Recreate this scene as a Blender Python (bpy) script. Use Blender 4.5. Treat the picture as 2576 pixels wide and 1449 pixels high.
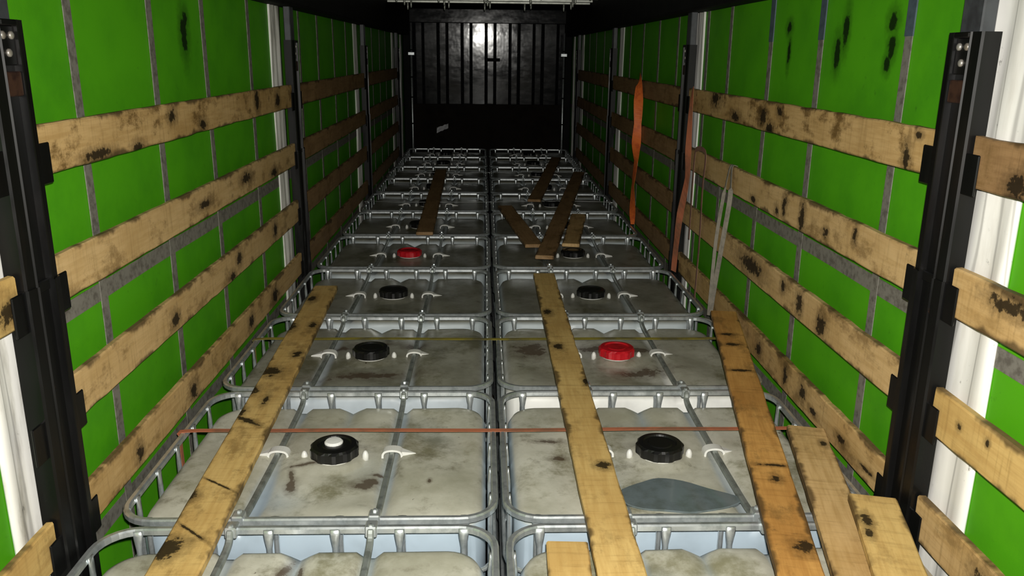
import bpy, bmesh, math, random
from mathutils import Vector, Matrix
for o in list(bpy.data.objects): bpy.data.objects.remove(o)
S = bpy.context.scene
C = S.collection
R = random.Random(7)
Z0 = 1.16                      # height of the tank cages above the trailer floor
PI = math.pi

# ------------------------------------------------------------------ camera, world, flash, exposure
F, PIT, YAW, ROLL = 2092.15, 0.27379, 0.03524, 0.01114
CAM = Vector((-0.0563, 0.0, 1.3995 + Z0))
right = Vector((math.cos(YAW), -math.sin(YAW), 0)); fh = Vector((math.sin(YAW), math.cos(YAW), 0)); zz = Vector((0, 0, 1))
fwd = fh*math.cos(PIT) - zz*math.sin(PIT); up = fh*math.sin(PIT) + zz*math.cos(PIT)
r2 = right*math.cos(ROLL) + up*math.sin(ROLL); u2 = up*math.cos(ROLL) - right*math.sin(ROLL)
def frame(x, y, z, loc):
    return Matrix(((x.x, y.x, z.x, loc[0]), (x.y, y.y, z.y, loc[1]), (x.z, y.z, z.z, loc[2]), (0, 0, 0, 1)))
cam = bpy.data.objects.new('camera', bpy.data.cameras.new('camera')); C.objects.link(cam)
cam.data.sensor_width = 36; cam.data.lens = F/2576*36; cam.data.clip_start = 0.01
cam.matrix_world = frame(r2, u2, -fwd, CAM); S.camera = cam
w = bpy.data.worlds.new('night'); S.world = w; w.use_nodes = True
w.node_tree.nodes['Background'].inputs[0].default_value = (0.5, 0.6, 0.7, 1)
w.node_tree.nodes['Background'].inputs[1].default_value = 0.0004
fl = bpy.data.lights.new('camera_flash', 'SPOT'); fl.energy = 520; fl.spot_size = math.radians(122); fl.spot_blend = 1.0
fl.shadow_soft_size = 0.02; fl.color = (1.0, 0.97, 0.90)
flo = bpy.data.objects.new('camera_flash', fl); C.objects.link(flo)
TILT = math.radians(5)                       # the flash head points a little lower than the lens
ff, fu = fwd*math.cos(TILT) - u2*math.sin(TILT), u2*math.cos(TILT) + fwd*math.sin(TILT)
flo.matrix_world = frame(r2, fu, -ff, CAM + u2*0.07 + r2*0.03)
S.view_settings.view_transform = 'Standard'; S.view_settings.look = 'None'; S.view_settings.gamma = 1
S.view_settings.use_curve_mapping = False; S.view_settings.exposure = 0.0

# ------------------------------------------------------------------ materials
class NB:
    def __init__(s, name):
        s.m = bpy.data.materials.new(name); s.m.use_nodes = True; s.t = s.m.node_tree
        s.b = s.t.nodes['Principled BSDF']; s.tc = s.n('ShaderNodeTexCoord').outputs['Object']
        rnd = s.n('ShaderNodeObjectInfo').outputs['Random']
        s.seed = s.math('MULTIPLY', rnd, 37.0)
    def n(s, t, **kw):
        x = s.t.nodes.new(t)
        for k, v in kw.items(): setattr(x, k, v)
        return x
    def put(s, sock, v):
        if isinstance(v, bpy.types.NodeSocket): s.t.links.new(v, sock)
        else: sock.default_value = v
    def math(s, op, a, b=0.0, clamp=False):
        x = s.n('ShaderNodeMath', operation=op); x.use_clamp = clamp
        s.put(x.inputs[0], a); s.put(x.inputs[1], b); return x.outputs[0]
    def noise(s, scale, stretch=(1, 1, 1), detail=4, rough=.6, vec=None):
        v = s.n('ShaderNodeVectorMath', operation='MULTIPLY'); s.put(v.inputs[0], vec or s.tc); v.inputs[1].default_value = stretch
        x = s.n('ShaderNodeTexNoise', noise_dimensions='4D'); s.put(x.inputs['Vector'], v.outputs[0]); s.put(x.inputs['W'], s.seed)
        x.inputs['Scale'].default_value = scale; x.inputs['Detail'].default_value = detail; x.inputs['Roughness'].default_value = rough
        return x.outputs['Fac']
    def ramp(s, v, a, b, lo=0.0, hi=1.0):
        x = s.n('ShaderNodeMapRange', interpolation_type='SMOOTHSTEP'); s.put(x.inputs[0], v)
        for i, q in enumerate((a, b, lo, hi)): x.inputs[i+1].default_value = q
        return x.outputs[0]
    def mix(s, f, a, b):
        x = s.n('ShaderNodeMix', data_type='RGBA'); s.put(x.inputs[0], f)
        s.put(x.inputs[6], (*a, 1) if isinstance(a, tuple) else a); s.put(x.inputs[7], (*b, 1) if isinstance(b, tuple) else b)
        return x.outputs[2]
    def spots(s, lst, wob=.9, nscale=22):
        """lst: (centre, radii, angle about z) in object space, ragged by noise"""
        nz = s.math('MULTIPLY', s.math('SUBTRACT', s.noise(nscale, detail=5, rough=.7), .5), wob*2.2)
        acc = None
        for c, r, a in lst:
            mp = s.n('ShaderNodeMapping', vector_type='TEXTURE'); s.put(mp.inputs['Vector'], s.tc)
            mp.inputs['Location'].default_value = c; mp.inputs['Scale'].default_value = r; mp.inputs['Rotation'].default_value = (0, 0, a)
            ln = s.n('ShaderNodeVectorMath', operation='LENGTH'); s.put(ln.inputs[0], mp.outputs[0])
            m = s.math('MAXIMUM', s.ramp(s.math('ADD', ln.outputs['Value'], nz), 1.0, .5), s.math('MULTIPLY', s.ramp(s.math('ADD', ln.outputs['Value'], nz), 1.9, .7), .45))
            acc = m if acc is None else s.math('MAXIMUM', acc, m)
        return acc
    def bump(s, h, strength=.3, dist=.01):
        x = s.n('ShaderNodeBump'); x.inputs['Strength'].default_value = strength; x.inputs['Distance'].default_value = dist
        s.put(x.inputs['Height'], h); s.put(s.b.inputs['Normal'], x.outputs[0])
    def out(s, col=None, rough=.5, metal=0.0, spec=.5):
        if col is not None: s.put(s.b.inputs['Base Color'], (*col, 1) if isinstance(col, tuple) else col)
        s.put(s.b.inputs['Roughness'], rough); s.put(s.b.inputs['Metallic'], metal); s.b.inputs['Specular IOR Level'].default_value = spec
        return s.m
def simple(name, col, col2=None, rough=.5, metal=0.0, scale=12, spec=.5, bump=0):
    b = NB(name); c = col
    n = b.noise(scale)
    if col2: c = b.mix(b.ramp(n, .42, .68), col, col2)
    if bump: b.bump(n, bump)
    return b.out(c, rough, metal, spec)
def tarp(name, spots):
    b = NB(name)
    c = b.mix(b.ramp(b.noise(3.5), .35, .75), (.085, .375, .008), (.06, .29, .008))
    c = b.mix(b.math('MULTIPLY', b.ramp(b.noise(26, detail=6), .62, .8), .5), c, (.02, .06, .01))
    if spots: c = b.mix(b.math('MULTIPLY', b.spots(spots, .75, 30), .95), c, (.004, .009, .003))
    wv = b.n('ShaderNodeTexNoise'); wv.inputs['Scale'].default_value = 260; b.put(wv.inputs['Vector'], b.tc)
    b.bump(wv.outputs['Fac'], .12, .002)
    return b.out(c, .55, 0, .16)
WOODS = {'pale': ((.64, .44, .21), (.46, .29, .11)), 'tan': ((.62, .415, .185), (.40, .24, .08)),
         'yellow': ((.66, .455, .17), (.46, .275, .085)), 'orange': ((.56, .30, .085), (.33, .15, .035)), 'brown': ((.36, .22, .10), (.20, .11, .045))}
def wood(name, kind, spots, dirt=.5, length=3.0, w=.135):
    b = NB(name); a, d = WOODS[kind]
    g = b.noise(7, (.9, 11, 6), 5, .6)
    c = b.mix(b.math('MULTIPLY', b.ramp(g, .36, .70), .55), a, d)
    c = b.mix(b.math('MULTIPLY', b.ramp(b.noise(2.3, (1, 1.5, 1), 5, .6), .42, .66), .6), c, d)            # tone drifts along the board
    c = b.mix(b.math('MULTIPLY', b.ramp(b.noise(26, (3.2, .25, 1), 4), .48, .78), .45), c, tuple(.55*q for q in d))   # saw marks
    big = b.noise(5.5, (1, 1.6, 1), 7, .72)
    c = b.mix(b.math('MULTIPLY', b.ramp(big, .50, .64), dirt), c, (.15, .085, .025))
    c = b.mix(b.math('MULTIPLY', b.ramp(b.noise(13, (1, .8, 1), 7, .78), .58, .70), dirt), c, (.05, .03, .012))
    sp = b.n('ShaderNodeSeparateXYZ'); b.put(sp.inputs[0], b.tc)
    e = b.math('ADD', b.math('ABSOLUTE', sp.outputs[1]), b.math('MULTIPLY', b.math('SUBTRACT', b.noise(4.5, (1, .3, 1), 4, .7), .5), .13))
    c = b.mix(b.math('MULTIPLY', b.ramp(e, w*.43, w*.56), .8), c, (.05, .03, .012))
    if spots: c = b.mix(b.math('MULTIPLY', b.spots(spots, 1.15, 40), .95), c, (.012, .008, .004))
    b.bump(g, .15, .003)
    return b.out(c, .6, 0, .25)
M = {}
M['belt'] = simple('grey_belt', (.20, .19, .165), (.11, .10, .085), .6, scale=40)
M['belt_blue'] = simple('blue_grey_belt', (.07, .10, .125), (.05, .07, .09), .55, scale=30)
def white_tarp(name, k):
    b = NB(name)
    c = b.mix(b.ramp(b.noise(7, (1, 3, .5), 6), .45, .75), (.86, .85, .81), (.86-.5*k, .84-.5*k, .79-.5*k))
    c = b.mix(b.math('MULTIPLY', b.ramp(b.math('ABSOLUTE', b.math('SUBTRACT', b.noise(3.0, (1, 3.2, .2), 1), .5)), .030, .006), .6), c, (.34, .33, .31))     # dark crease lines: fold shading painted into the colour
    c = b.mix(b.math('MULTIPLY', b.ramp(b.noise(34, (1, 1, .6), 6, .7), .62, .74), .8), c, (.08, .07, .06))
    return b.out(c, .5, 0, .4)
M['white_l'] = white_tarp('grubby_white_tarp', .9); M['white_r'] = white_tarp('white_tarp', .3)
def black_steel():
    b = NB('black_steel')
    c = b.mix(b.ramp(b.noise(9, (1, 1, .3), 5), .5, .8), (.004, .004, .004), (.009, .007, .006))
    c = b.mix(b.ramp(b.noise(18, detail=7, rough=.75), .66, .74), c, (.11, .035, .012))
    return b.out(c, b.ramp(b.noise(14, (1, 1, .2), 4), .3, .7, .24, .5), .0, .28)
M['black'] = black_steel()
M['rust'] = simple('rusty_plate', (.045, .02, .012), (.02, .008, .006), .5, scale=30)
M['rivet'] = simple('worn_rivet', (.42, .40, .36), (.25, .2, .15), .4, .6)
M['dark'] = simple('dark_rail_paint', (.008, .008, .008), (.012, .012, .012), .7, scale=6, spec=.12)
M['grey_up'] = simple('grey_upright_paint', (.05, .055, .06), (.03, .03, .034), .45)
M['galv'] = simple('galvanised_steel', (.72, .76, .77), (.50, .54, .55), .33, .8, 30)
M['bar'] = simple('dull_galvanised_bar', (.34, .37, .35), (.20, .22, .205), .42, .6, 30)
M['alu'] = simple('aluminium_bow', (.72, .74, .66), (.5, .52, .46), .42, .5, 14)
M['blackcap'] = simple('black_plastic', (.006, .006, .006), None, .33)
M['redcap'] = simple('red_plastic', (.50, .008, .016), (.36, .005, .012), .35, scale=30)
M['plug'] = simple('white_plug', (.8, .8, .78), None, .35)
M['seal'] = simple('pale_moulding', (.68, .68, .64), None, .4)
M['pallet'] = simple('pallet_steel', (.2, .21, .21), (.12, .12, .12), .5, .6)
M['floor'] = simple('worn_floor_plywood', (.05, .035, .025), (.025, .018, .014), .7, scale=5)
M['orange'] = simple('orange_webbing', (.78, .17, .03), (.60, .11, .025), .6, scale=25)
M['salmon'] = simple('faded_orange_webbing', (.46, .15, .075), (.26, .12, .07), .6, scale=9)
M['yellow'] = simple('faded_yellow_webbing', (.30, .25, .035), (.13, .115, .055), .6, scale=9)
M['pink'] = simple('dusty_pink_webbing', (.27, .14, .10), (.18, .09, .07), .65, scale=20)
M['greyweb'] = simple('grey_webbing', (.24, .215, .175), (.16, .145, .12), .65, scale=30)
M['wire'] = simple('bright_wire', (.6, .62, .6), None, .35, .6)
M['scrap'] = simple('white_plastic_scrap', (.6, .6, .62), None, .4)
def bulk():
    b = NB('dark_corrugated_steel')
    n = b.noise(4, (1, 1, 3), 6, .65)
    c = b.mix(b.ramp(n, .35, .7), (.020, .021, .023), (.009, .009, .010))
    b.bump(b.noise(3, (1, 1, .8), 3), .10, .03)
    return b.out(c, b.ramp(n, .3, .7, .09, .17), .1, .4)
M['bulk'] = bulk()
M['plydark'] = simple('dark_plywood', (.014, .011, .009), (.008, .006, .005), .8, scale=5, spec=.08)
def hdpe(name, spots=(), grime_dim=0.0, side=(.36, .44, .51)):  # lid darkening: real dirt plus painted loss of flash light with distance
    b = NB(name)
    sp = b.n('ShaderNodeSeparateXYZ'); b.put(sp.inputs[0], b.tc)
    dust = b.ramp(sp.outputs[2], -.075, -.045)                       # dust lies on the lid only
    g1 = b.ramp(b.noise(3.2, detail=6, rough=.65), .30, .72)
    g2 = b.ramp(b.noise(9, detail=7, rough=.72), .52, .72)
    k = 1 - grime_dim
    top = b.mix(g1, (.54*k+.06, .53*k+.06, .46*k+.04), (.31*k+.02, .30*k+.02, .23*k+.01))
    top = b.mix(b.ramp(b.noise(2.2, (1, 1, 1), 7, .7), .50, .64), top, (.20*k+.02, .19*k+.02, .12*k+.01))
    top = b.mix(b.math('MULTIPLY', g2, .7), top, (.13*k+.01, .115*k+.01, .07*k+.005))
    top = b.mix(b.ramp(b.noise(30, detail=4), .70, .76), top, (.05, .035, .02))
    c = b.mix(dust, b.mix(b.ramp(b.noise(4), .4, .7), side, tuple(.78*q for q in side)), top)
    if spots: c = b.mix(b.math('MULTIPLY', b.spots(spots, 1.2, 26), .85), c, (.06, .035, .018))
    b.b.inputs['Subsurface Weight'].default_value = .12; b.b.inputs['Subsurface Radius'].default_value = (.02, .025, .03)
    b.bump(b.noise(5, detail=2), .18, .02)
    return b.out(c, b.ramp(g1, 0, 1, .36, .55), 0, .45)
M['tank'] = hdpe('dusty_white_tank'); M['tank_grimy_dim'] = hdpe('grimy_dimmed_tank', (), .62, (.5, .56, .58))  # deeper rows: dirty lids, coloured darker still to imitate flash falloff
def puddle():
    b = NB('blue_grey_liquid')
    c = b.mix(b.ramp(b.noise(12), .4, .7), (.125, .155, .165), (.09, .11, .105))
    return b.out(c, .06, 0, .5)
M['puddle'] = puddle()

# ------------------------------------------------------------------ mesh helpers
def mesh(name, v, f, mat, smooth=False):
    me = bpy.data.meshes.new(name); me.from_pydata([tuple(q) for q in v], [], f); me.update()
    bm = bmesh.new(); bm.from_mesh(me); bmesh.ops.recalc_face_normals(bm, faces=bm.faces); bm.to_mesh(me); bm.free()
    if mat: me.materials.append(mat)
    if smooth:
        me.polygons.foreach_set('use_smooth', [True]*len(me.polygons))
    return me
def add(name, me, parent=None, loc=None, mw=None):
    o = bpy.data.objects.new(name, me); C.objects.link(o)
    if parent: o.parent = parent
    if mw is not None: o.matrix_world = mw
    if loc is not None: o.location = loc
    return o
def tag(o, label=None, cat=None, group=None, kind=None):
    for k, v in (('label', label), ('category', cat), ('group', group), ('kind', kind)):
        if v: o[k] = v
    return o
def thing(name, label, cat, loc=(0, 0, 0), group=None):
    o = bpy.data.objects.new(name, None); C.objects.link(o); o.location = loc; o.empty_display_size = .1
    return tag(o, label, cat, group)
def boxv(x0, x1, y0, y1, z0, z1):
    v = [(x, y, z) for x in (x0, x1) for y in (y0, y1) for z in (z0, z1)]
    return v, [(0, 1, 3, 2), (4, 6, 7, 5), (0, 4, 5, 1), (2, 3, 7, 6), (0, 2, 6, 4), (1, 5, 7, 3)]
def join(parts):
    V, Fc = [], []
    for v, f in parts:
        k = len(V); V += list(v); Fc += [tuple(i+k for i in q) for q in f]
    return V, Fc
def bevbox(name, x0, x1, y0, y1, z0, z1, mat, bev=.004, seg=1):
    v, f = boxv(x0, x1, y0, y1, z0, z1); me = mesh(name, v, f, mat)
    bm = bmesh.new(); bm.from_mesh(me); bmesh.ops.bevel(bm, geom=list(bm.edges), offset=bev, segments=seg, affect='EDGES', profile=.5)
    bm.to_mesh(me); bm.free(); return me
def sweep(path, sect, closed=False, twist=None, up0=Vector((0, 0, 1)), scales=None):
    """sect: list of (a,b) offsets along side and normal axes"""
    P = [Vector(p) for p in path]; n = len(P); k = len(sect); V = []; Fc = []
    for i in range(n):
        t = (P[(i+1) % n] - P[i-1]) if closed else (P[min(i+1, n-1)] - P[max(i-1, 0)])
        t.normalize(); s = t.cross(up0)
        if s.length < 1e-4: s = Vector((1, 0, 0))
        s.normalize(); nn = s.cross(t)
        a = twist[i] if twist else 0; ca, sa = math.cos(a), math.sin(a)
        sc = scales[i] if scales else (1, 1)
        for (x, y) in sect:
            x *= sc[0]; y *= sc[1]
            V.append(P[i] + s*(x*ca - y*sa) + nn*(x*sa + y*ca))
    for i in range(n if closed else n-1):
        j = (i+1) % n
        for q in range(k): Fc.append((i*k+q, i*k+(q+1) % k, j*k+(q+1) % k, j*k+q))
    if not closed: Fc += [tuple(range(k))[::-1], tuple((n-1)*k+q for q in range(k))]
    return V, Fc
def circ(r, n=8, ry=None): return [(r*math.cos(2*PI*i/n), (ry or r)*math.sin(2*PI*i/n)) for i in range(n)]
def rrect(hx, hy, rad, n=5, z=0.0):
    pts = []
    for cx, cy, a0 in ((hx-rad, hy-rad, 0), (-hx+rad, hy-rad, PI/2), (-hx+rad, -hy+rad, PI), (hx-rad, -hy+rad, 1.5*PI)):
        for i in range(n+1):
            a = a0 + PI/2*i/n; pts.append((cx + rad*math.cos(a), cy + rad*math.sin(a), z))
    return pts
def lathe(prof, n=24, lug=None):
    V, Fc = [], []; k = len(prof)
    for i in range(n):
        a = 2*PI*i/n
        for j, (r, z) in enumerate(prof):
            rr = r + (lug(i) if lug and j in lug_rows else 0); V.append((rr*math.cos(a), rr*math.sin(a), z))
    for i in range(n):
        for j in range(k-1):
            a, b = i*k+j, ((i+1) % n)*k+j; Fc.append((a, b, b+1, a+1))
    Fc.append(tuple(i*k+k-1 for i in range(n))); Fc.append(tuple(i*k for i in range(n))[::-1])
    return V, Fc
def catmull(pts, sub=8):
    P = [Vector(p) for p in pts]; P = [P[0]*2-P[1]] + P + [P[-1]*2-P[-2]]; out = []
    for i in range(1, len(P)-2):
        for k in range(sub):
            t = k/sub; a, b, c, d = P[i-1:i+3]
            out.append(.5*((2*b) + (c-a)*t + (2*a-5*b+4*c-d)*t*t + (3*b-a-3*c+d)*t**3))
    return out + [P[-2]]

# ------------------------------------------------------------------ setting
YE = 13.45
def struct(name, me, label=None, cat=None):
    o = add(name, me); o['kind'] = 'structure'
    return tag(o, label, cat)
struct('floor', mesh('floor', *boxv(-1.33, 1.33, -.3, YE+.1, -.05, 0), M['floor']), 'dark plywood trailer floor hidden beneath the caged tanks', 'floor')
struct('ceiling', mesh('ceiling', *boxv(-1.33, 1.33, -.3, YE+.1, Z0+2.13, Z0+2.15), M['dark']), 'dark roof sheet over the roof bows', 'ceiling')
CX = 1.317
SP_L = [((-CX, 3.70, Z0+1.46), (9, .055, .10), 0), ((-CX, 3.73, Z0+1.53), (9, .04, .045), 0)]
SP_R = [((CX, 3.27, Z0+1.50), (9, .032, .085), 0), ((CX, 3.33, Z0+1.42), (9, .036, .075), 0), ((CX, 2.90, Z0+1.52), (9, .042, .045), 0), ((CX, 2.89, Z0+1.44), (9, .034, .06), 0),
        ((CX, 2.91, Z0+1.38), (9, .03, .035), 0), ((CX, 3.88, Z0+1.53), (9, .04, .035), 0), ((CX, 3.86, Z0+1.42), (9, .022, .07), 0)]
M['tarp_l'] = tarp('green_tarpaulin_left', SP_L); M['tarp_r'] = tarp('green_tarpaulin_right', SP_R)
def wob(y, z): return .004*math.sin(y*2.1 + 1.3) + .002*math.sin(y*5.3+z*2) + .001*math.sin(z*4.2+y)
def curtain(name, sx, mat, belts, whites, label):
    ny, nz = 130, 14; V, Fc = [], []
    ys = [-.3 + (YE+.3)*i/ny for i in range(ny+1)]; zs = [.02 + (Z0+1.72-.02)*k/nz for k in range(nz+1)]
    for y in ys:
        for z in zs: V.append((sx*(CX + wob(y, z)), y, z))
    o_ = len(V)
    for y in ys:
        for z in zs: V.append((sx*(CX + .012 + wob(y, z)), y, z))
    m = nz+1
    for i in range(ny):
        for k in range(nz):
            a = i*m+k; Fc.append((a, a+1, a+m+1, a+m)); b = a+o_; Fc.append((b, b+m, b+m+1, b+1))
    w_ = struct(name, mesh(name, V, Fc, mat, True), label, 'curtain')
    def strip(nm, y0, y1, z0, z1, mt, th=.004, n=14, folds=0):
        Vs, Fs = [], []; cols = [y0, y1] if not folds else [y0 + (y1-y0)*i/12 for i in range(13)]
        horiz = (y1-y0) > (z1-z0); 
        if horiz: cols = [y0 + (y1-y0)*i/60 for i in range(61)]; zz_ = [z0, z1]
        else: zz_ = [z0 + (z1-z0)*k/n for k in range(n+1)]
        for lay in (0, 1):
            for i, y in enumerate(cols):
                for z in zz_:
                    off = .002 + (th if lay == 0 else 0)
                    if folds and lay == 0: off += .007*(1+math.sin(i*1.45 + 1.1*math.sin(z*1.7+y)+z*.8))*.8*(1 if 0 < i < 12 else .3) + .002*math.sin(z*7+i)
                    Vs.append((sx*(CX + wob(y, z) - off), y, z))
        h = len(cols)*len(zz_); q = len(zz_)
        for i in range(len(cols)-1):
            for k in range(q-1):
                a = i*q+k; Fs.append((a, a+1, a+q+1, a+q)); Fs.append((h+a, h+a+q, h+a+q+1, h+a+1))
        for k in range(q-1):
            Fs.append((k, h+k, h+k+1, k+1)); e = (len(cols)-1)*q+k; Fs.append((e, e+1, h+e+1, h+e))
        for i in range(len(cols)-1):
            a = i*q; Fs.append((a, a+q, h+a+q, h+a)); a += q-1; Fs.append((a, h+a, h+a+q, a+q))
        return add(nm, mesh(nm, Vs, Fs, mt, bool(folds)), w_)
    for y, wd, blue in belts:
        strip('belt', y-wd/2, y+wd/2, .05, Z0+(1.47 if blue else 1.70), M['belt'], .003)
        if blue: strip('belt_cover', y-wd/2-.003, y+wd/2+.003, Z0+1.47, Z0+1.70, M['belt_blue'], .005)
    for y0, y1 in whites:
        s_ = strip('white_strip', y0, y1, .05, Z0+1.71, M['white_l' if sx < 0 else 'white_r'], .004, 40, 1); s_['label'] = 'creased dirty white curtain strip'
    for z0, z1 in ((Z0+.605, Z0+.665), (Z0-.155, Z0-.095)):
        strip('horizontal_belt', -.25, YE-.05, z0, z1, M['belt'], .0015)
    return w_
BW = .05
curtain('wall_left', -1, M['tarp_l'], [(y, BW, 0) for y in (.45, 1.08, 1.70, 2.69, 3.33, 3.94, 4.66, 5.95, 6.6, 7.25, 7.9, 9.1, 9.75, 10.4, 11.05, 12.3)],
        [(2.00, 2.30), (5.12, 5.40), (8.35, 8.62), (11.75, 12.0), (12.9, 13.05)], 'green tarpaulin side curtain with grey belts, left of the tanks')
curtain('wall_right', 1, M['tarp_r'], [(2.77, BW, 1), (3.49, BW, 1), (4.10, BW, 1)] + [(y, BW, 0) for y in (.5, 1.12, 1.72, 4.77, 5.28, 6.1, 6.75, 7.4, 8.05, 9.2, 9.85, 10.5, 11.2, 12.4)],
        [(2.05, 2.42), (5.36, 5.64), (8.45, 8.72), (11.8, 12.05), (12.95, 13.1)], 'green tarpaulin side curtain with grey belts, right of the tanks')
for i, s in enumerate((-1, 1)):
    a, b = sorted((s*1.20, s*1.335))
    struct('trim_%d' % (i+1), bevbox('cant_rail', a, b, -.3, YE+.1, Z0+1.665, Z0+2.14, M['dark'], .02, 2), 'long black roof rail along the %s wall' % ('left', 'right')[i], 'rail')

# front bulkhead: corrugated steel above dark boards
prof = []; x = -1.30
while x < 1.30:
    prof += [(x, 0), (x+.14, 0), (x+.19, .06), (x+.275, .06), (x+.325, 0)]; x += .37
prof = [p for p in prof if p[0] <= 1.31]
V, Fc = [], []
for (px, py) in prof:
    for z in (Z0+.60, Z0+1.88): V.append((px, YE-.07+py - .0195*(z-Z0-1.24), z))   # the sheet leans in a little at the top
for (px, py) in prof:
    for z in (Z0+.60, Z0+1.88): V.append((px, YE+.03, z))
h = len(prof)*2
for i in range(len(prof)-1):
    a = i*2; Fc += [(a, a+1, a+3, a+2), (h+a, h+a+2, h+a+3, h+a+1)]
wf = struct('wall_front', mesh('wall_front', V, Fc, M['bulk']), 'dark corrugated steel bulkhead at the far end of the trailer', 'wall')
o = add('header_beam', bevbox('header_beam', -1.2, 1.2, YE-.16, YE-.05, Z0+1.85, Z0+2.06, M['bulk'], .01), wf); o['label'] = 'dark steel header beam'
for k in range(2):
    add('lower_board', bevbox('lower_board', -1.22, 1.22, YE-.10, YE-.06, .01 + k*.905, .905 + k*.895, M['plydark'], .004), wf)
add('latch_recess', bevbox('latch_recess', -.05, .19, YE-.10, YE-.055, Z0+1.29, Z0+1.34, M['dark'], .005), wf)
for s in (-1, 1):
    p = add('corner_post', bevbox('corner_post', min(s*1.19, s*1.29), max(s*1.19, s*1.29), YE-.2, YE, 0, Z0+1.88, M['dark'], .008), wf)
    t = thing('tension_pole', 'thin silver curtain pole at the %s front corner' % ('left' if s < 0 else 'right'), 'pole', (s*1.165, YE-.25, 0), 'curtain poles at the bulkhead')
    add('pole', mesh('pole', *sweep([(0, 0, .0), (0, 0, 1.4), (0, 0, Z0+1.72)], circ(.016, 10)), M['galv'], True), t)
    b_ = add('bracket', bevbox('bracket', -.05, .05, -.03, .03, Z0+1.37, Z0+1.42, M['galv'], .006), t)
    for zz_ in (.9, 1.5, 1.9, 2.2, 2.6):
        add('clip', mesh('clip', *sweep([(0, 0, zz_), (0, 0, zz_+.02)], circ(.021, 10)), M['dark'], True), t)

# roof bows: aluminium, with hinge pegs
peg = mesh('peg', *sweep([(0, 0, 0), (0, 0, -.05), (0, 0, -.075), (0, 0, -.085)], circ(.011, 6), scales=[(1, 1), (1, 1), (.8, .8), (.3, .3)], up0=Vector((0, 1, 0))), M['alu'], True)
bowm = bevbox('bow_tube', -1.19, 1.19, -.018, .018, -.02, .02, M['alu'], .006)
bowt = bevbox('bow_flange', -1.19, 1.19, -.05, .05, .05, .056, M['alu'], .002)
webm = bevbox('bow_web', -.012, .012, -.01, .01, .018, .052, M['alu'], .002)
pos = ['nearest of the far', 'second of the far', 'third of the far', 'fourth of the far', 'fifth of the far', 'sixth of the far', 'deepest of the far']
for i, (y, zz_) in enumerate(((6.6, 2.0), (7.4, 2.0), (8.2, 2.0), (9.0, 2.0), (9.55, 2.0), (10.05, 2.0), (10.3, 1.99))):
    t = thing('roof_bow', '%s aluminium roof bows hanging beneath the dark roof' % pos[i], 'roof bow', (0, y, Z0+zz_), 'roof bows')
    add('tube', bowm, t); add('flange', bowt, t)
    for xx in (-.95, -.52, -.05, .42, .88):
        add('web', webm, t, (xx, 0, 0)); add('peg', peg, t, (xx + .03*(i % 3), 0, -.015))

# ------------------------------------------------------------------ posts
PROF = [(-.086, 0), (-.086, .050), (-.081, .056), (-.046, .060), (-.0425, .0645), (-.039, .063), (-.037, .045), (.037, .045), (.039, .063), (.0425, .0645), (.046, .060), (.081, .056), (.086, .050), (.086, 0)]
def channel(name, z0, z1, k=1.0, dx=0.0):
    V, Fc = [], []; n = len(PROF)
    for z in (z0, z1):
        for a, b in PROF: V.append((b*1.0+dx if b else 0, a*k, z))
    for i in range(n): Fc.append((i, (i+1) % n, n+(i+1) % n, n+i))
    Fc += [tuple(range(n)), tuple(range(n, 2*n))]
    return mesh(name, V, Fc, M['black'])
ch_lo = channel('lower_channel', 0, Z0+.80); ch_up = channel('upper_channel', Z0+.80, Z0+1.47, .96, -.004)
joint = bevbox('joint_plate', .03, .052, -.035, .035, Z0+.775, Z0+.805, M['black'], .003)
win = bevbox('rivet_plate', .03, .050, -.034, .034, Z0+1.36, Z0+1.455, M['black'], .002)
rustp = bevbox('rusty_plate', .03, .056, -.035, .035, Z0+1.285, Z0+1.345, M['rust'], .003)
lip = bevbox('cover_plate', .03, .062, -.036, .036, Z0+1.455, Z0+1.47, M['black'], .003)
riv = mesh('rivet', *sweep([(0, 0, 0), (.006, 0, 0), (.009, 0, 0)], circ(.011, 10), scales=[(1, 1), (.9, .9), (.4, .4)]), M['rivet'], True)
upr = bevbox('upper_upright', .0, .04, -.05, .05, Z0+1.46, Z0+1.70, M['grey_up'], .004)
pock = bevbox('board_pocket', .0375, .044, -.045, .035, -.01, .10, M['black'], .0028)
BZ = [(1.07, 1.205), (.71, .845), (.35, .488), (.005, .14)]                # the four board levels, top to bottom
POST = {-1: (2.175, 5.42, 8.66, 11.9), 1: (2.285, 5.48, 8.72, 11.95)}
names = ('nearest', 'second', 'third', 'farthest')
for s in (-1, 1):
    for i, y in enumerate(POST[s]):
        side = 'left' if s < 0 else 'right'
        t = thing('stanchion_post', '%s black steel curtain post on the %s wall, with board pockets' % (names[i], side), 'post', (s*1.281, y, 0), 'curtain posts')
        if s > 0: t.rotation_euler.z = PI
        for nm, me in (('lower_channel', ch_lo), ('upper_channel', ch_up), ('joint_plate', joint), ('rivet_plate', win), ('rusty_plate', rustp), ('cover_plate', lip), ('upper_upright', upr)):
            add(nm, me, t)
        for yy, zz_ in ((-.019, 1.432), (.019, 1.432), (0, 1.39)): add('rivet', riv, t, (.049, yy, Z0+zz_))
        for z0, z1 in BZ:
            for q in (-1, 1): add('board_pocket', pock, t, (.002, q*.108, Z0+z0-.012)) if q > 0 else add('board_pocket', pock, t, (.002, -.098, Z0+z0-.012))

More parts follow.
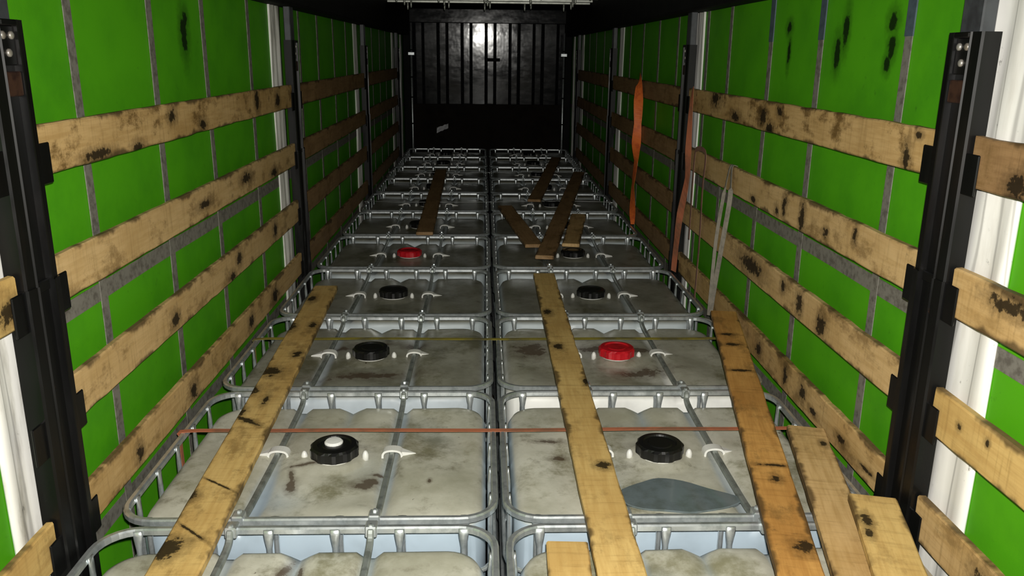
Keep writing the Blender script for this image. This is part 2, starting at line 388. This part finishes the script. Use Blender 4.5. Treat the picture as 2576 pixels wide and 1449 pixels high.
# ------------------------------------------------------------------ boards
def board_mesh(name, L, W, T, mat, rough=.003, seed=1):
    r = random.Random(seed); n = max(4, int(L/.07)); V, Fc = [], []
    sect = [(-W/2, -T/2), (-W/2+.004, -T/2-.0), (W/2-.004, -T/2), (W/2, -T/2+.003), (W/2, T/2-.004), (W/2-.005, T/2), (-W/2+.005, T/2), (-W/2, T/2-.004)]
    k = len(sect)
    for i in range(n+1):
        xx = -L/2 + L*i/n; e0 = r.uniform(-rough, rough*.5); e1 = r.uniform(-rough*.5, rough)
        if r.random() < .12: e0 += rough*1.8
        for (a, b) in sect:
            V.append((xx + (r.uniform(-.004, .004) if i in (0, n) else 0), a + (e0 if a < 0 else e1), b))
    for i in range(n):
        for q in range(k): Fc.append((i*k+q, i*k+(q+1) % k, (i+1)*k+(q+1) % k, (i+1)*k+q))
    Fc += [tuple(range(k)), tuple(n*k+q for q in range(k))]
    return mesh(name, V, Fc, mat)
def board(name, mw, L, W, T, kind, spots_w, label, group, dirt=.5, seed=1, cat='plank'):
    inv = mw.inverted(); sp = []
    xa = mw.col[0].to_3d(); ya = mw.col[1].to_3d()
    for (p, rl, rw, ang) in spots_w:
        q = inv @ Vector(p); sp.append(((q.x, q.y, q.z), (rl, rw, 9), ang))
    o = add(name, board_mesh(name, L, W, T, wood('wood_%s_%d' % (kind, seed), kind, sp, dirt, L, W), .0016, seed))
    o.matrix_world = mw
    return tag(o, label, cat, group)
BX = 1.2565
def side_board(s, y0, y1, lev, kind, spots, label, seed, dirt=.5, droop=0.0):
    z0, z1 = BZ[lev]; zc = Z0 + (z0+z1)/2
    X = Vector((0, 1, droop)).normalized(); Zv = Vector((-s, 0, 0)); Yv = Zv.cross(X)
    mw = frame(X, Yv, Zv, (s*BX, (y0+y1)/2, zc))
    pts = [((s*1.245, y, Z0+z), ry, rz, 0) for (y, z, ry, rz) in spots]
    return board('side_board', mw, y1-y0, z1-z0, .022, kind, pts, label, 'wooden side boards slotted between the posts', dirt, seed)
LEV = ('top', 'second', 'third', 'lowest')
SL = {0: [(3.27, 1.16, .05, .03), (2.93, 1.08, .06, .025), (3.62, 1.10, .05, .03), (4.5, 1.15, .05, .07), (2.62, 1.09, .12, .02), (4.95, 1.13, .06, .05)],
      1: [(2.75, .775, .0, .0), (4.2, .79, .10, .03), (3.55, .77, .1, .02), (4.75, .74, .08, .03)],
      2: [(3.98, .43, .05, .04), (3.1, .40, .05, .035), (3.85, .37, .05, .03), (4.7, .42, .05, .05)],
      3: [(3.22, .055, .05, .045), (2.66, .06, .035, .04), (4.1, .07, .05, .04), (4.6, .06, .08, .05)]}
SR = {0: [(3.92, 1.13, .06, .05), (3.70, 1.17, .04, .025), (3.82, 1.09, .06, .03), (2.54, 1.10, .025, .06), (2.48, 1.18, .025, .015), (4.75, 1.17, .10, .05), (4.35, 1.10, .09, .03)],
      1: [(3.53, .78, .03, .06), (3.32, .77, .035, .075), (2.82, .80, .02, .035), (3.07, .755, .03, .025), (3.95, .735, .05, .02), (3.62, .74, .03, .03)],
      2: [(3.25, .42, .04, .055), (3.02, .40, .05, .05), (3.45, .44, .03, .035), (3.9, .42, .2, .05)],
      3: [(3.68, .07, .05, .045), (3.32, .075, .03, .05), (3.12, .08, .04, .04), (3.0, .05, .05, .015), (2.73, .06, .05, .02), (2.52, .05, .06, .008)]}
sd = 10
for s, SPT in ((-1, SL), (1, SR)):
    side = 'left' if s < 0 else 'right'; P = POST[s]
    for lev in range(4):
        sp = [q for q in SPT[lev] if q[2] > 0]; sd += 1
        side_board(s, P[0]+.095, P[1]-.095, lev, ('tan', 'pale', 'pale', 'tan')[lev], sp, '%s stained wooden side board on the %s wall, between the nearest and second posts' % (LEV[lev], side), sd, (.95, .6, .6, .65)[lev])
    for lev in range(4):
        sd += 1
        side_board(s, P[1]+.095, P[2]-.095, lev, 'brown', [], '%s wooden side board in shadow on the %s wall, between the second and third posts' % (LEV[lev], side), sd, .6)  # darker wood colour stands in for the flash fading with depth
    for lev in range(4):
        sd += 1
        side_board(s, P[2]+.095, P[3]-.095, lev, 'brown', [], '%s wooden side board deep in the dark on the %s wall, beyond the third post' % (LEV[lev], side), sd, .6)  # same darkened wood, dimness of the far bay put into its colour
NR = {0: [(1.98, 1.10, .05, .04), (1.75, 1.12, .05, .03)], 1: [(1.93, .81, .10, .03)], 2: [(1.92, .445, .012, .012), (2.05, .43, .014, .014)], 3: [(1.84, .08, .06, .04)]}
for lev in range(4):
    sd += 1
    side_board(1, .1, POST[1][0]-.095, lev, ('brown', 'tan', 'yellow', 'tan')[lev], NR[lev], '%s wooden side board at the right edge of the photo, nearer than the nearest post' % LEV[lev], sd, (.45, .35, .1, .5)[lev])
for lev in (1, 3):
    sd += 1
    side_board(-1, .1, POST[-1][0]-.095, lev, 'yellow', [(2.02, .765, .05, .04)] if lev == 1 else [], '%s wooden side board at the left edge of the photo, nearer than the nearest post' % LEV[lev], sd, .3)

def loose(p0, p1, W, T, kind, spots, label, seed, dirt=.45, roll=0.0):
    """p0 near end, p1 far end: centre of the underside, heights relative to the cages"""
    a = Vector((p0[0], p0[1], p0[2]+Z0)); b = Vector((p1[0], p1[1], p1[2]+Z0)); X = (b-a); L = X.length; X.normalize()
    Yv = Vector((0, 0, 1)).cross(X).normalized(); Zv = X.cross(Yv)
    if roll:
        Yv, Zv = Yv*math.cos(roll)+Zv*math.sin(roll), Zv*math.cos(roll)-Yv*math.sin(roll)
    mw = frame(X, Yv, Zv, (a+b)/2 + Zv*T/2)
    pts = [((x, y, Z0+.04), rl, rw, an) for (x, y, rl, rw, an) in spots]
    return board('loose_plank', mw, L, W, T, kind, pts, label, 'loose planks lying across the tanks', dirt, seed)
loose((-.873, 1.55, .0305), (-1.000, 4.83, .0305), .142, .024, 'yellow',
      [(-1.03, 4.55, .08, .03, 0), (-1.04, 4.05, .09, .035, 0), (-.93, 4.08, .06, .025, 0), (-.985, 3.43, .07, .06, .3), (-.92, 3.65, .05, .025, 0), (-1.01, 3.22, .05, .03, 0), (-.99, 3.0, .05, .02, 0),
       (-.955, 2.93, .085, .016, .9), (-.975, 2.37, .04, .025, 0), (-.945, 2.08, .065, .05, 0), (-.90, 2.16, .10, .006, .8), (-.91, 2.44, .1, .005, .9), (-.93, 3.12, .06, .015, 0)],
      'long yellowish plank with dark burn marks lying along the left tank row', 71, .5)
loose((.318, 1.5, .0305), (.327, 5.13, .0305), .133, .026, 'yellow', [(.35, 2.55, .03, .03, 0), (.29, 4.3, .06, .03, 0), (.30, 3.75, .05, .03, 0), (.38, 3.3, .05, .015, 0)],
      'long clean pale plank lying along the right tank row, left of the red cap', 72, .3)
loose((.165, 1.45, .0115), (.187, 2.125, .0115), .122, .024, 'yellow', [], 'short plank end beside the long pale plank at the bottom of the photo', 73, .15)
loose((.75, 1.62, .013), (1.168, 4.02, .125), .128, .026, 'orange', [(1.09, 3.57, .02, .05, 0), (1.04, 3.28, .015, .06, 0), (.925, 2.50, .012, .07, 0), (.90, 2.42, .03, .02, 0), (.86, 2.05, .04, .04, 0), (1.1, 3.7, .02, .04, 0)],
      'orange-brown cracked plank slanting towards the right wall', 74, .55, 0)
loose((.882, 1.55, .02), (1.158, 2.84, .03), .135, .03, 'tan', [(1.17, 2.7, .03, .015, 0)], 'splintered pale plank lying right of the orange-brown plank', 75, .35)
loose((.95, 1.5, .052), (1.135, 2.24, .085), .138, .026, 'yellow', [(1.06, 2.12, .04, .02, 0), (1.04, 2.05, .03, .015, 0)], 'short plank ending at the foot of the nearest right post', 76, .35)
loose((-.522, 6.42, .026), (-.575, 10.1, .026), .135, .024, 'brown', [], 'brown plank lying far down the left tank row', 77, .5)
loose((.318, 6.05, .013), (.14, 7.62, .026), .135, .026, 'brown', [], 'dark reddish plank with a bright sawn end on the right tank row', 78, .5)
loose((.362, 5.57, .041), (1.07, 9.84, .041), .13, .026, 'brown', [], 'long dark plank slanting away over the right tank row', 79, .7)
loose((.595, 6.08, .013), (.79, 7.30, .013), .13, .024, 'tan', [], 'olive-brown short plank tucked beside the long dark slanting plank', 80, .6)
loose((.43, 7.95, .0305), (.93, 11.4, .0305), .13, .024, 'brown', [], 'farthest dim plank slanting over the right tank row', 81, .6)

# ------------------------------------------------------------------ caged tanks
HX, HY = .585, .5025
ring_top = mesh('top_rail', *sweep(rrect(HX, HY, .11, 7), [(-.011, -.009), (-.009, -.011), (.009, -.011), (.011, -.009), (.011, .006), (.006, .011), (-.006, .011), (-.011, .006)], True), M['galv'])
ring_lo = mesh('cage_rail', *sweep(rrect(HX, HY, .11, 4), circ(.009, 6), True), M['galv'], True)
vb = mesh('cage_upright', *sweep([(0, 0, .006), (0, 0, -.012), (0, 0, -.03), (0, 0, -.055), (0, 0, -.08), (0, 0, -1.02)], circ(.009, 8), up0=Vector((0, 1, 0)),
          scales=[(1.7, .4), (1.75, .5), (1.5, .7), (1.05, 1), (1, 1), (1, 1)]), M['galv'], True)
cb = mesh('cross_bar', *sweep(catmull([(0, -HY-.004, .014), (0, -HY+.03, .010), (0, -HY+.07, -.022), (0, -.2, -.030), (0, .2, -.030), (0, HY-.07, -.022), (0, HY-.03, .010), (0, HY+.004, .014)], 5),
          [(-.010, -.007), (.010, -.007), (.010, .004), (.006, .008), (-.006, .008), (-.010, .004)]), M['bar'])
v1, f1 = boxv(-.019, .019, -.014, .024, .010, .021)
bk = bevbox('bolt_bracket', -.018, .018, -.016, .03, -.014, .0225, M['galv'], .004)
bolt = mesh('bolt', *sweep([(0, 0, 0), (0, 0, .006), (0, 0, .008)], circ(.008, 6), scales=[(1, 1), (1, 1), (.6, .6)], up0=Vector((0, 1, 0))), M['galv'])
lug_rows = (1, 2)
def cap_mesh(mat):
    lug_ = lambda i: (.0045 if i % 4 in (0, 1) else 0)
    return mesh('screw_cap', *lathe([(.080, 0), (.085, .004), (.085, .036), (.080, .044), (.062, .046), (.058, .040), (.046, .040), (.042, .043), (.012, .043)], 40, lug_), mat)
cap_b, cap_r = cap_mesh(M['blackcap']), cap_mesh(M['redcap'])
neck = mesh('neck_ring', *lathe([(.075, -.03), (.075, .000), (.073, .003), (.06, .003)], 28), M['seal'], False)
plug = mesh('vent_plug', *lathe([(.034, .0), (.034, .006), (.029, .011), (.010, .012)], 20), M['plug'], False)
knob = mesh('moulded_knob', *lathe([(.013, -.02), (.012, .006), (.008, .016), (.003, .021)], 12), M['seal'], True)
arch = [(-.036, 0, -.012), (-.034, 0, .004), (-.024, 0, .014), (0, 0, .018), (.024, 0, .014), (.034, 0, .004), (.036, 0, -.012)]
loop = mesh('moulded_loop', *sweep(catmull(arch, 3), [(-.020, -.004), (.020, -.004), (.020, .004), (-.020, .004)], up0=Vector((0, 0, 1))), M['seal'], False)
wedge = mesh('moulded_ramp', [(.036, -.026, -.03), (.036, .02, -.03), (.10, .004, -.03), (.036, -.016, .012), (.036, .016, .012), (.085, .004, -.002)], [(0, 2, 5, 3), (1, 4, 5, 2), (3, 5, 4), (0, 3, 4, 1), (0, 1, 2)], M['seal'])
pv = [boxv(-.58, .58, -.49, .49, .10, .135)]
for px in (-.5, 0, .5):
    for py in (-.42, 0, .42): pv.append(boxv(px-.06, px+.06, py-.05, py+.05, .012, .10))
for px in (-.5, 0, .5): pv.append(boxv(px-.06, px+.06, -.49, .49, 0, .012))
pal = mesh('pallet_base', *join(pv), M['pallet'])
def tank_mesh(seed, mat):
    r = random.Random(seed); hx, hy, zt, zb = .556, .472, -.040, -1.015; nx, ny, nz = 46, 38, 10
    ph = [r.uniform(0, 6.3) for _ in range(8)]; amp = r.uniform(.5, 1.4)
    def sp_(n, h):   # denser near edges and grooves
        return [h*math.sin((i/n-.5)*PI*.62)/math.sin(PI*.31) for i in range(n+1)]
    xs, ys = sp_(nx, hx), sp_(ny, hy); zs = [zt] + [zt-.11 - (zt-.11-zb)*((k-1)/(nz-1))**1.4 for k in range(1, nz+1)]
    idx = {}; V = []
    def vid(i, j, k):
        q = (i, j, k)
        if q not in idx: idx[q] = len(V); V.append([xs[i], ys[j], zs[k]])
        return idx[q]
    Fc = []
    for i in range(nx):
        for j in range(ny):
            Fc.append((vid(i, j, 0), vid(i+1, j, 0), vid(i+1, j+1, 0), vid(i, j+1, 0))); Fc.append((vid(i, j, nz), vid(i, j+1, nz), vid(i+1, j+1, nz), vid(i+1, j, nz)))
    for k in range(nz):
        for i in range(nx):
            for j in (0, ny): Fc.append((vid(i, j, k), vid(i+1, j, k), vid(i+1, j, k+1), vid(i, j, k+1)))
        for j in range(ny):
            for i in (0, nx): Fc.append((vid(i, j, k), vid(i, j+1, k), vid(i, j+1, k+1), vid(i, j, k+1)))
    rc, re = .12, .05
    g = lambda d, w_: max(0.0, 1-(d/w_)**2)**2 if abs(d) < w_ else 0.0
    for p in V:
        x, y, z = p
        # rounded vertical corners
        dx, dy = abs(x)-(hx-rc), abs(y)-(hy-rc)
        if dx > 0 and dy > 0:
            m_ = max(dx, dy); l_ = math.hypot(dx, dy); k_ = m_/l_ if l_ else 1
            x = math.copysign(hx-rc+dx*k_, x); y = math.copysign(hy-rc+dy*k_, y)
        # rounded top edge
        ddx, ddy = abs(x)-(hx-rc), abs(y)-(hy-rc)
        edge = (rc - math.hypot(max(ddx, 0), max(ddy, 0))) if (ddx > 0 and ddy > 0) else min(hx-abs(x), hy-abs(y))
        if z == zt:
            if edge < re: z = zt - (re - math.sqrt(max(0, re*re-(re-edge)**2)))*.75
            gw = g(abs(x)-.21, .034)*.030
            dome = .006*math.sin(x*7+ph[0])*math.sin(y*6+ph[1]) + .004*math.sin(x*15+y*9+ph[2])
            pan = -.007*(1 if abs(x) < .17 else 0)*max(0, min(1, (.38-abs(y))*12))
            boss = .012*g(math.hypot(x, y), .14)
            notch = -.028*g(x, .05)*g(y-hy, .30)
            z += dome*amp*min(1, max(0, edge)/.08) - gw + pan + boss + notch
            if math.hypot(x, y) < .11: z = zt + .004
        else:
            t = (zt-z)
            b_ = .010*math.sin(z*7+ph[3])*math.cos(x*5+ph[4])*min(1, t*4)
            if abs(abs(y)-hy) < .03: y += math.copysign(1, y)*(b_*.6 - .014*g(x, .045)*min(1, t*6) - .006)
            if t > .9: x *= .985; y *= .985
        p[:] = (x, y, z)
    return mesh('tank', V, Fc, mat, True)
P = 1.0554; Y1 = 2.2834
tankset = [tank_mesh(100+i, M['tank_grimy_dim']) for i in range(5)]
M['tankL2'] = hdpe('stained_tank_l2', [((-.13, -.14, -.04), (.012, .06, .2), .25), ((-.10, -.06, -.04), (.06, .012, .2), .3), ((.17, -.12, -.04), (.03, .012, .2), 0), ((.15, -.17, -.04), (.035, .03, .2), 0), ((.36, -.2, -.04), (.008, .016, .2), 0), ((-.12, -.19, -.04), (.02, .05, .2), .2), ((.13, -.2, -.04), (.05, .03, .2), 0)])
M['tankL1'] = hdpe('stained_tank_l1', [((-.03, .36, -.04), (.016, .09, .2), -.25), ((.02, .36, -.04), (.01, .07, .2), .1)])
M['tankR1'] = hdpe('pale_tank_r1')
M['tankR2'] = hdpe('stained_tank_r2', [((-.40, .12, -.04), (.05, .02, .2), 0), ((-.38, -.02, -.04), (.03, .02, .2), 0)])
M['tankL3'] = hdpe('stained_tank_l3', [((.0, -.24, -.04), (.22, .045, .2), .1), ((.2, .16, -.04), (.06, .05, .2), 0), ((-.02, .2, -.04), (.1, .04, .2), 0), ((-.16, .15, -.04), (.05, .03, .2), 0)], .45, (.5, .56, .6))
M['tankR3'] = hdpe('stained_tank_r3', [((-.42, .1, -.04), (.1, .1, .2), 0), ((.12, .08, -.04), (.1, .05, .2), 0), ((-.1, .15, -.04), (.09, .05, .2), 0), ((.1, -.2, -.04), (.15, .05, .2), .3)], .22, (.86, .86, .82))
own = {('l', 1): 'tankL1', ('r', 1): 'tankR1', ('l', 2): 'tankL2', ('r', 2): 'tankR2', ('l', 3): 'tankL3', ('r', 3): 'tankR3'}
ordn = ('first', 'second', 'third', 'fourth', 'fifth', 'sixth', 'seventh', 'eighth', 'ninth', 'tenth', 'eleventh')
RED = {('r', 3), ('l', 5)}
for row in range(1, 12):
    for sd_, sx in (('l', -1), ('r', 1)):
        side = 'left' if sx < 0 else 'right'
        red = (sd_, row) in RED
        if row == 1: lab = 'nearest caged white tank in the %s row, cut by the bottom of the photo' % side
        elif (sd_, row) == ('l', 2): lab = 'caged white tank with white-centred black cap, second in the left row'
        elif (sd_, row) == ('r', 2): lab = 'caged white tank with a liquid puddle on top, second in the right row'
        elif red: lab = 'caged white tank with a red cap, %s in the %s row' % (ordn[row-1], side)
        elif row == 11: lab = 'farthest caged tank in the %s row, against the bulkhead' % side
        elif row < 7: lab = 'caged white tank with a black cap, %s in the %s row' % (ordn[row-1], side)
        else: lab = 'caged tank in the dark, %s in the %s row from the camera' % (ordn[row-1], side)
        t = thing('caged_tank', lab, 'tank', (sx*.605 + R.uniform(-.004, .004), Y1 + (row-1.5)*P + (0 if row < 4 else R.uniform(-.012, .012)), 0), 'caged liquid tanks')
        if row > 2: t.rotation_euler.z = R.uniform(-.006, .006)
        k = own.get((sd_, row))
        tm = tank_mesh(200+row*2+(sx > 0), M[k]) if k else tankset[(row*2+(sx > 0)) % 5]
        def at(nm, me, x=0, y=0, z=0, rz=0, par=t):
            o = add(nm, me, par, (x, y, z + (Z0 if par is t else 0)))
            if rz: o.rotation_euler.z = rz
            return o
        at('tank', tm); at('top_rail', ring_top)
        for zz_ in (-.20, -.45, -.70, -.97): at('cage_rail', ring_lo, 0, 0, zz_)
        for xx in (-.49, -.295, -.1, .1, .295, .49):
            for yy in (-1, 1): at('cage_upright', vb, xx, yy*(HY-.014), 0)
        for yy in (-.36, -.18, 0, .18, .36):
            for xx in (-1, 1): at('cage_upright', vb, xx*(HX-.014), yy, 0, PI/2)
        for xx in (-.21, .21):
            c_ = at('cross_bar', cb, xx, 0, 0)
            for yy, rz in ((-HY, 0), (HY, PI)):
                b_ = at('bolt_bracket', bk, 0, yy, 0, rz, c_); b_['label'] = 'galvanised bolt bracket'
                at('bolt', bolt, 0, yy + (.018 if rz == 0 else -.018), .021, 0, c_)
            at('moulded_loop', loop, xx, .02, -.036); at('moulded_ramp', wedge, xx, .02, -.036, 0 if xx > 0 else PI)
        at('neck_ring', neck, 0, 0, -.034)
        c_ = at('screw_cap', cap_r if red else cap_b, 0, 0, -.031, R.uniform(0, 1)); c_['label'] = 'red screw cap' if red else 'black screw cap'
        if (sd_, row) == ('l', 2):
            p_ = at('vent_plug', plug, .0, .012, .041, 0, c_); p_['label'] = 'white round plug'
        for xx in (-.112, .112): at('moulded_knob', knob, xx, 0, -.036)
        at('pallet_base', pal, 0, 0, -Z0)

# puddle on the second tank of the right row
V, Fc = [], []
pd = [(.40, 2.50), (.42, 2.55), (.50, 2.60), (.56, 2.625), (.64, 2.605), (.72, 2.55), (.80, 2.50), (.815, 2.47), (.76, 2.43), (.68, 2.405), (.62, 2.395), (.54, 2.41), (.47, 2.42), (.42, 2.45)]
pp = catmull([(a, b, 0) for a, b in pd + [pd[0]]], 3)[:-1]
n = len(pp); cx, cy = .60, 2.50
for z, k in ((-.046, .97), (-.0345, 1.0), (-.0325, .985), (-.032, .5)):
    for q in pp: V.append((cx+(q.x-cx)*k, cy+(q.y-cy)*k, Z0+z))
for l in range(3):
    for i in range(n): Fc.append((l*n+i, l*n+(i+1) % n, (l+1)*n+(i+1) % n, (l+1)*n+i))
Fc += [tuple(range(n))[::-1], tuple(range(3*n, 4*n))]
tag(add('liquid_puddle', mesh('liquid_puddle', V, Fc, M['puddle'])), 'blue-grey liquid pooled on the second right tank, beside its black cap', 'puddle')

# ------------------------------------------------------------------ straps
def ribbon(name, pts, W, T, mat, label, cat='strap', group=None, up0=Vector((0, 0, 1)), tw=None, sub=6, ws=None):
    path = catmull([(p[0], p[1], p[2]+Z0) for p in pts], sub); n = len(path)
    lerp = lambda a, i: (lambda u: a[int(u)] + (a[min(int(u)+1, len(a)-1)]-a[int(u)])*(u-int(u)))(i/(n-1)*(len(a)-1))
    t_ = [lerp(tw, i) for i in range(n)] if tw else None
    sc = [(lerp(ws, i), 1) for i in range(n)] if ws else None
    return tag(add(name, mesh(name, *sweep(path, [(-W/2, -T/2), (W/2, -T/2), (W/2, T/2), (-W/2, T/2)], False, t_, up0, sc), M[mat])), label, cat, group)
Yv_ = Vector((0, 1, 0)); Xv_ = Vector((1, 0, 0))
def across(y, z, W, mat, label, dy=0.0, xl=1.205):
    pts = [(-xl, y, -.55), (-xl, y, -.2), (-xl, y, -.02), (-xl+.02, y, z)] + [(x_, y+dy*math.sin(x_*2), z - .002*math.cos(x_*5)) for x_ in (-.9, -.6, -.3, 0, .3, .6, .9)] + [(xl-.02, y, z), (xl, y, -.02), (xl, y, -.2), (xl, y, -.55)]
    # the band stays flat: its width runs along the trailer
    path = catmull([(p[0], p[1], p[2]+Z0) for p in pts], 4); V, Fc = [], []
    for i, q in enumerate(path):
        t = (path[min(i+1, len(path)-1)] - path[max(i-1, 0)]).normalized(); nn = t.cross(Yv_).normalized()
        for a, b in ((-W/2, -.0008), (W/2, -.0008), (W/2, .0008), (-W/2, .0008)): V.append(q + Yv_*a + nn*b)
    for i in range(len(path)-1):
        for k in range(4): Fc.append((i*4+k, i*4+(k+1) % 4, (i+1)*4+(k+1) % 4, (i+1)*4+k))
    return tag(add('tie_strap', mesh('tie_strap', V, Fc, M[mat])), label, 'strap', 'straps stretched across the tanks')
across(2.925, .0125, .026, 'salmon', 'faded orange strap stretched across the second pair of tanks')
across(3.985, .0125, .03, 'yellow', 'faded yellow strap stretched across the third pair of tanks')
across(8.05, .0125, .010, 'wire', 'nearer of two thin pale bands crossing the tanks in the dark distance', .05)
across(10.15, .0125, .012, 'wire', 'farther of two thin pale bands crossing the tanks in the dark distance', .06)
ribbon('hanging_strap', [(1.228, 7.05, 1.23), (1.205, 6.93, 1.19), (1.205, 6.92, 1.05), (1.21, 6.93, .86), (1.205, 6.92, .70), (1.205, 6.90, .55), (1.205, 6.98, .35), (1.205, 6.95, .15), (1.209, 6.93, .018)], .085, .002, 'orange',
       'bright orange twisted webbing strap hanging over a side board', 'strap', 'straps hanging on the right wall', Xv_, [0, .3, .9, 1.5, .9, .2, .0, .4, .9], 6, [.9, 1, 1, .7, 1, .9, 1.1, 1, .4])
ribbon('hanging_strap', [(1.228, 5.22, 1.215), (1.212, 5.17, 1.10), (1.21, 5.16, .85), (1.21, 5.14, .66), (1.205, 5.24, .42), (1.207, 5.30, .22), (1.207, 5.33, .02)], .06, .002, 'salmon',
       'faded orange strap hanging beside the second right post', 'strap', 'straps hanging on the right wall', Xv_, [0, .2, .5, .2, .6, .3, .5], 6, [.6, .8, .9, 1, .9, 1, .8])
t = thing('hanging_strap', 'grey webbing strap doubled over the second board of the right wall', 'strap', (0, 0, 0), 'straps hanging on the right wall')
for pts, W in (([(1.262, 4.33, .852), (1.238, 4.33, .853), (1.228, 4.34, .80), (1.222, 4.39, .62), (1.215, 4.42, .42), (1.21, 4.42, .2), (1.207, 4.42, .0)], .020),
               ([(1.262, 4.30, .852), (1.236, 4.30, .852), (1.226, 4.27, .78), (1.222, 4.25, .68), (1.217, 4.30, .45), (1.212, 4.36, .2), (1.207, 4.39, .02)], .026)):
    path = catmull([(p[0], p[1], p[2]+Z0) for p in pts], 5); V, Fc = [], []
    for i, q in enumerate(path):
        tt = (path[min(i+1, len(path)-1)] - path[max(i-1, 0)]).normalized(); sdv = tt.cross(Xv_)
        sdv = Yv_ if sdv.length < .5 else (Yv_*.62 - Xv_*.78 if i > 12 else Yv_); nn = tt.cross(sdv).normalized()
        for a, b in ((-W/2, -.001), (W/2, -.001), (W/2, .001), (-W/2, .001)): V.append(q + sdv*a + nn*b)
    for i in range(len(path)-1):
        for k in range(4): Fc.append((i*4+k, i*4+(k+1) % 4, (i+1)*4+(k+1) % 4, (i+1)*4+k))
    add('webbing', mesh('webbing', V, Fc, M['greyweb']), t)
ribbon('hanging_strap', [(1.225, 5.05, .3), (1.226, 5.06, .6), (1.226, 5.05, .82), (1.226, 5.0, .865), (1.226, 4.85, .872), (1.226, 4.80, .83), (1.226, 4.82, .65), (1.222, 4.79, .36), (1.212, 4.76, .14), (1.207, 4.75, .0)], .028, .002, 'pink',
       'thin dusty pink strap looped below the second board of the right wall', 'strap', 'straps hanging on the right wall', Xv_)

# crumpled scrap on the far boards
V, Fc = [], []; rr = random.Random(4)
for i in range(7):
    for j in range(4):
        V.append((-.80 + i*.03, YE-.14 + .03*rr.random(), Z0+.19 + i*.012 + j*.025 + .012*rr.random()))
for i in range(7):
    for j in range(4): V.append(tuple(a+b for a, b in zip(V[i*4+j], (0, .008, 0))))
for i in range(6):
    for j in range(3):
        a = i*4+j; Fc.append((a, a+1, a+5, a+4)); Fc.append((28+a, 32+a, 33+a, 29+a))
tag(add('plastic_scrap', mesh('plastic_scrap', V, Fc, M['scrap'])), 'small crumpled white scrap caught on the dark bulkhead boards', 'scrap')
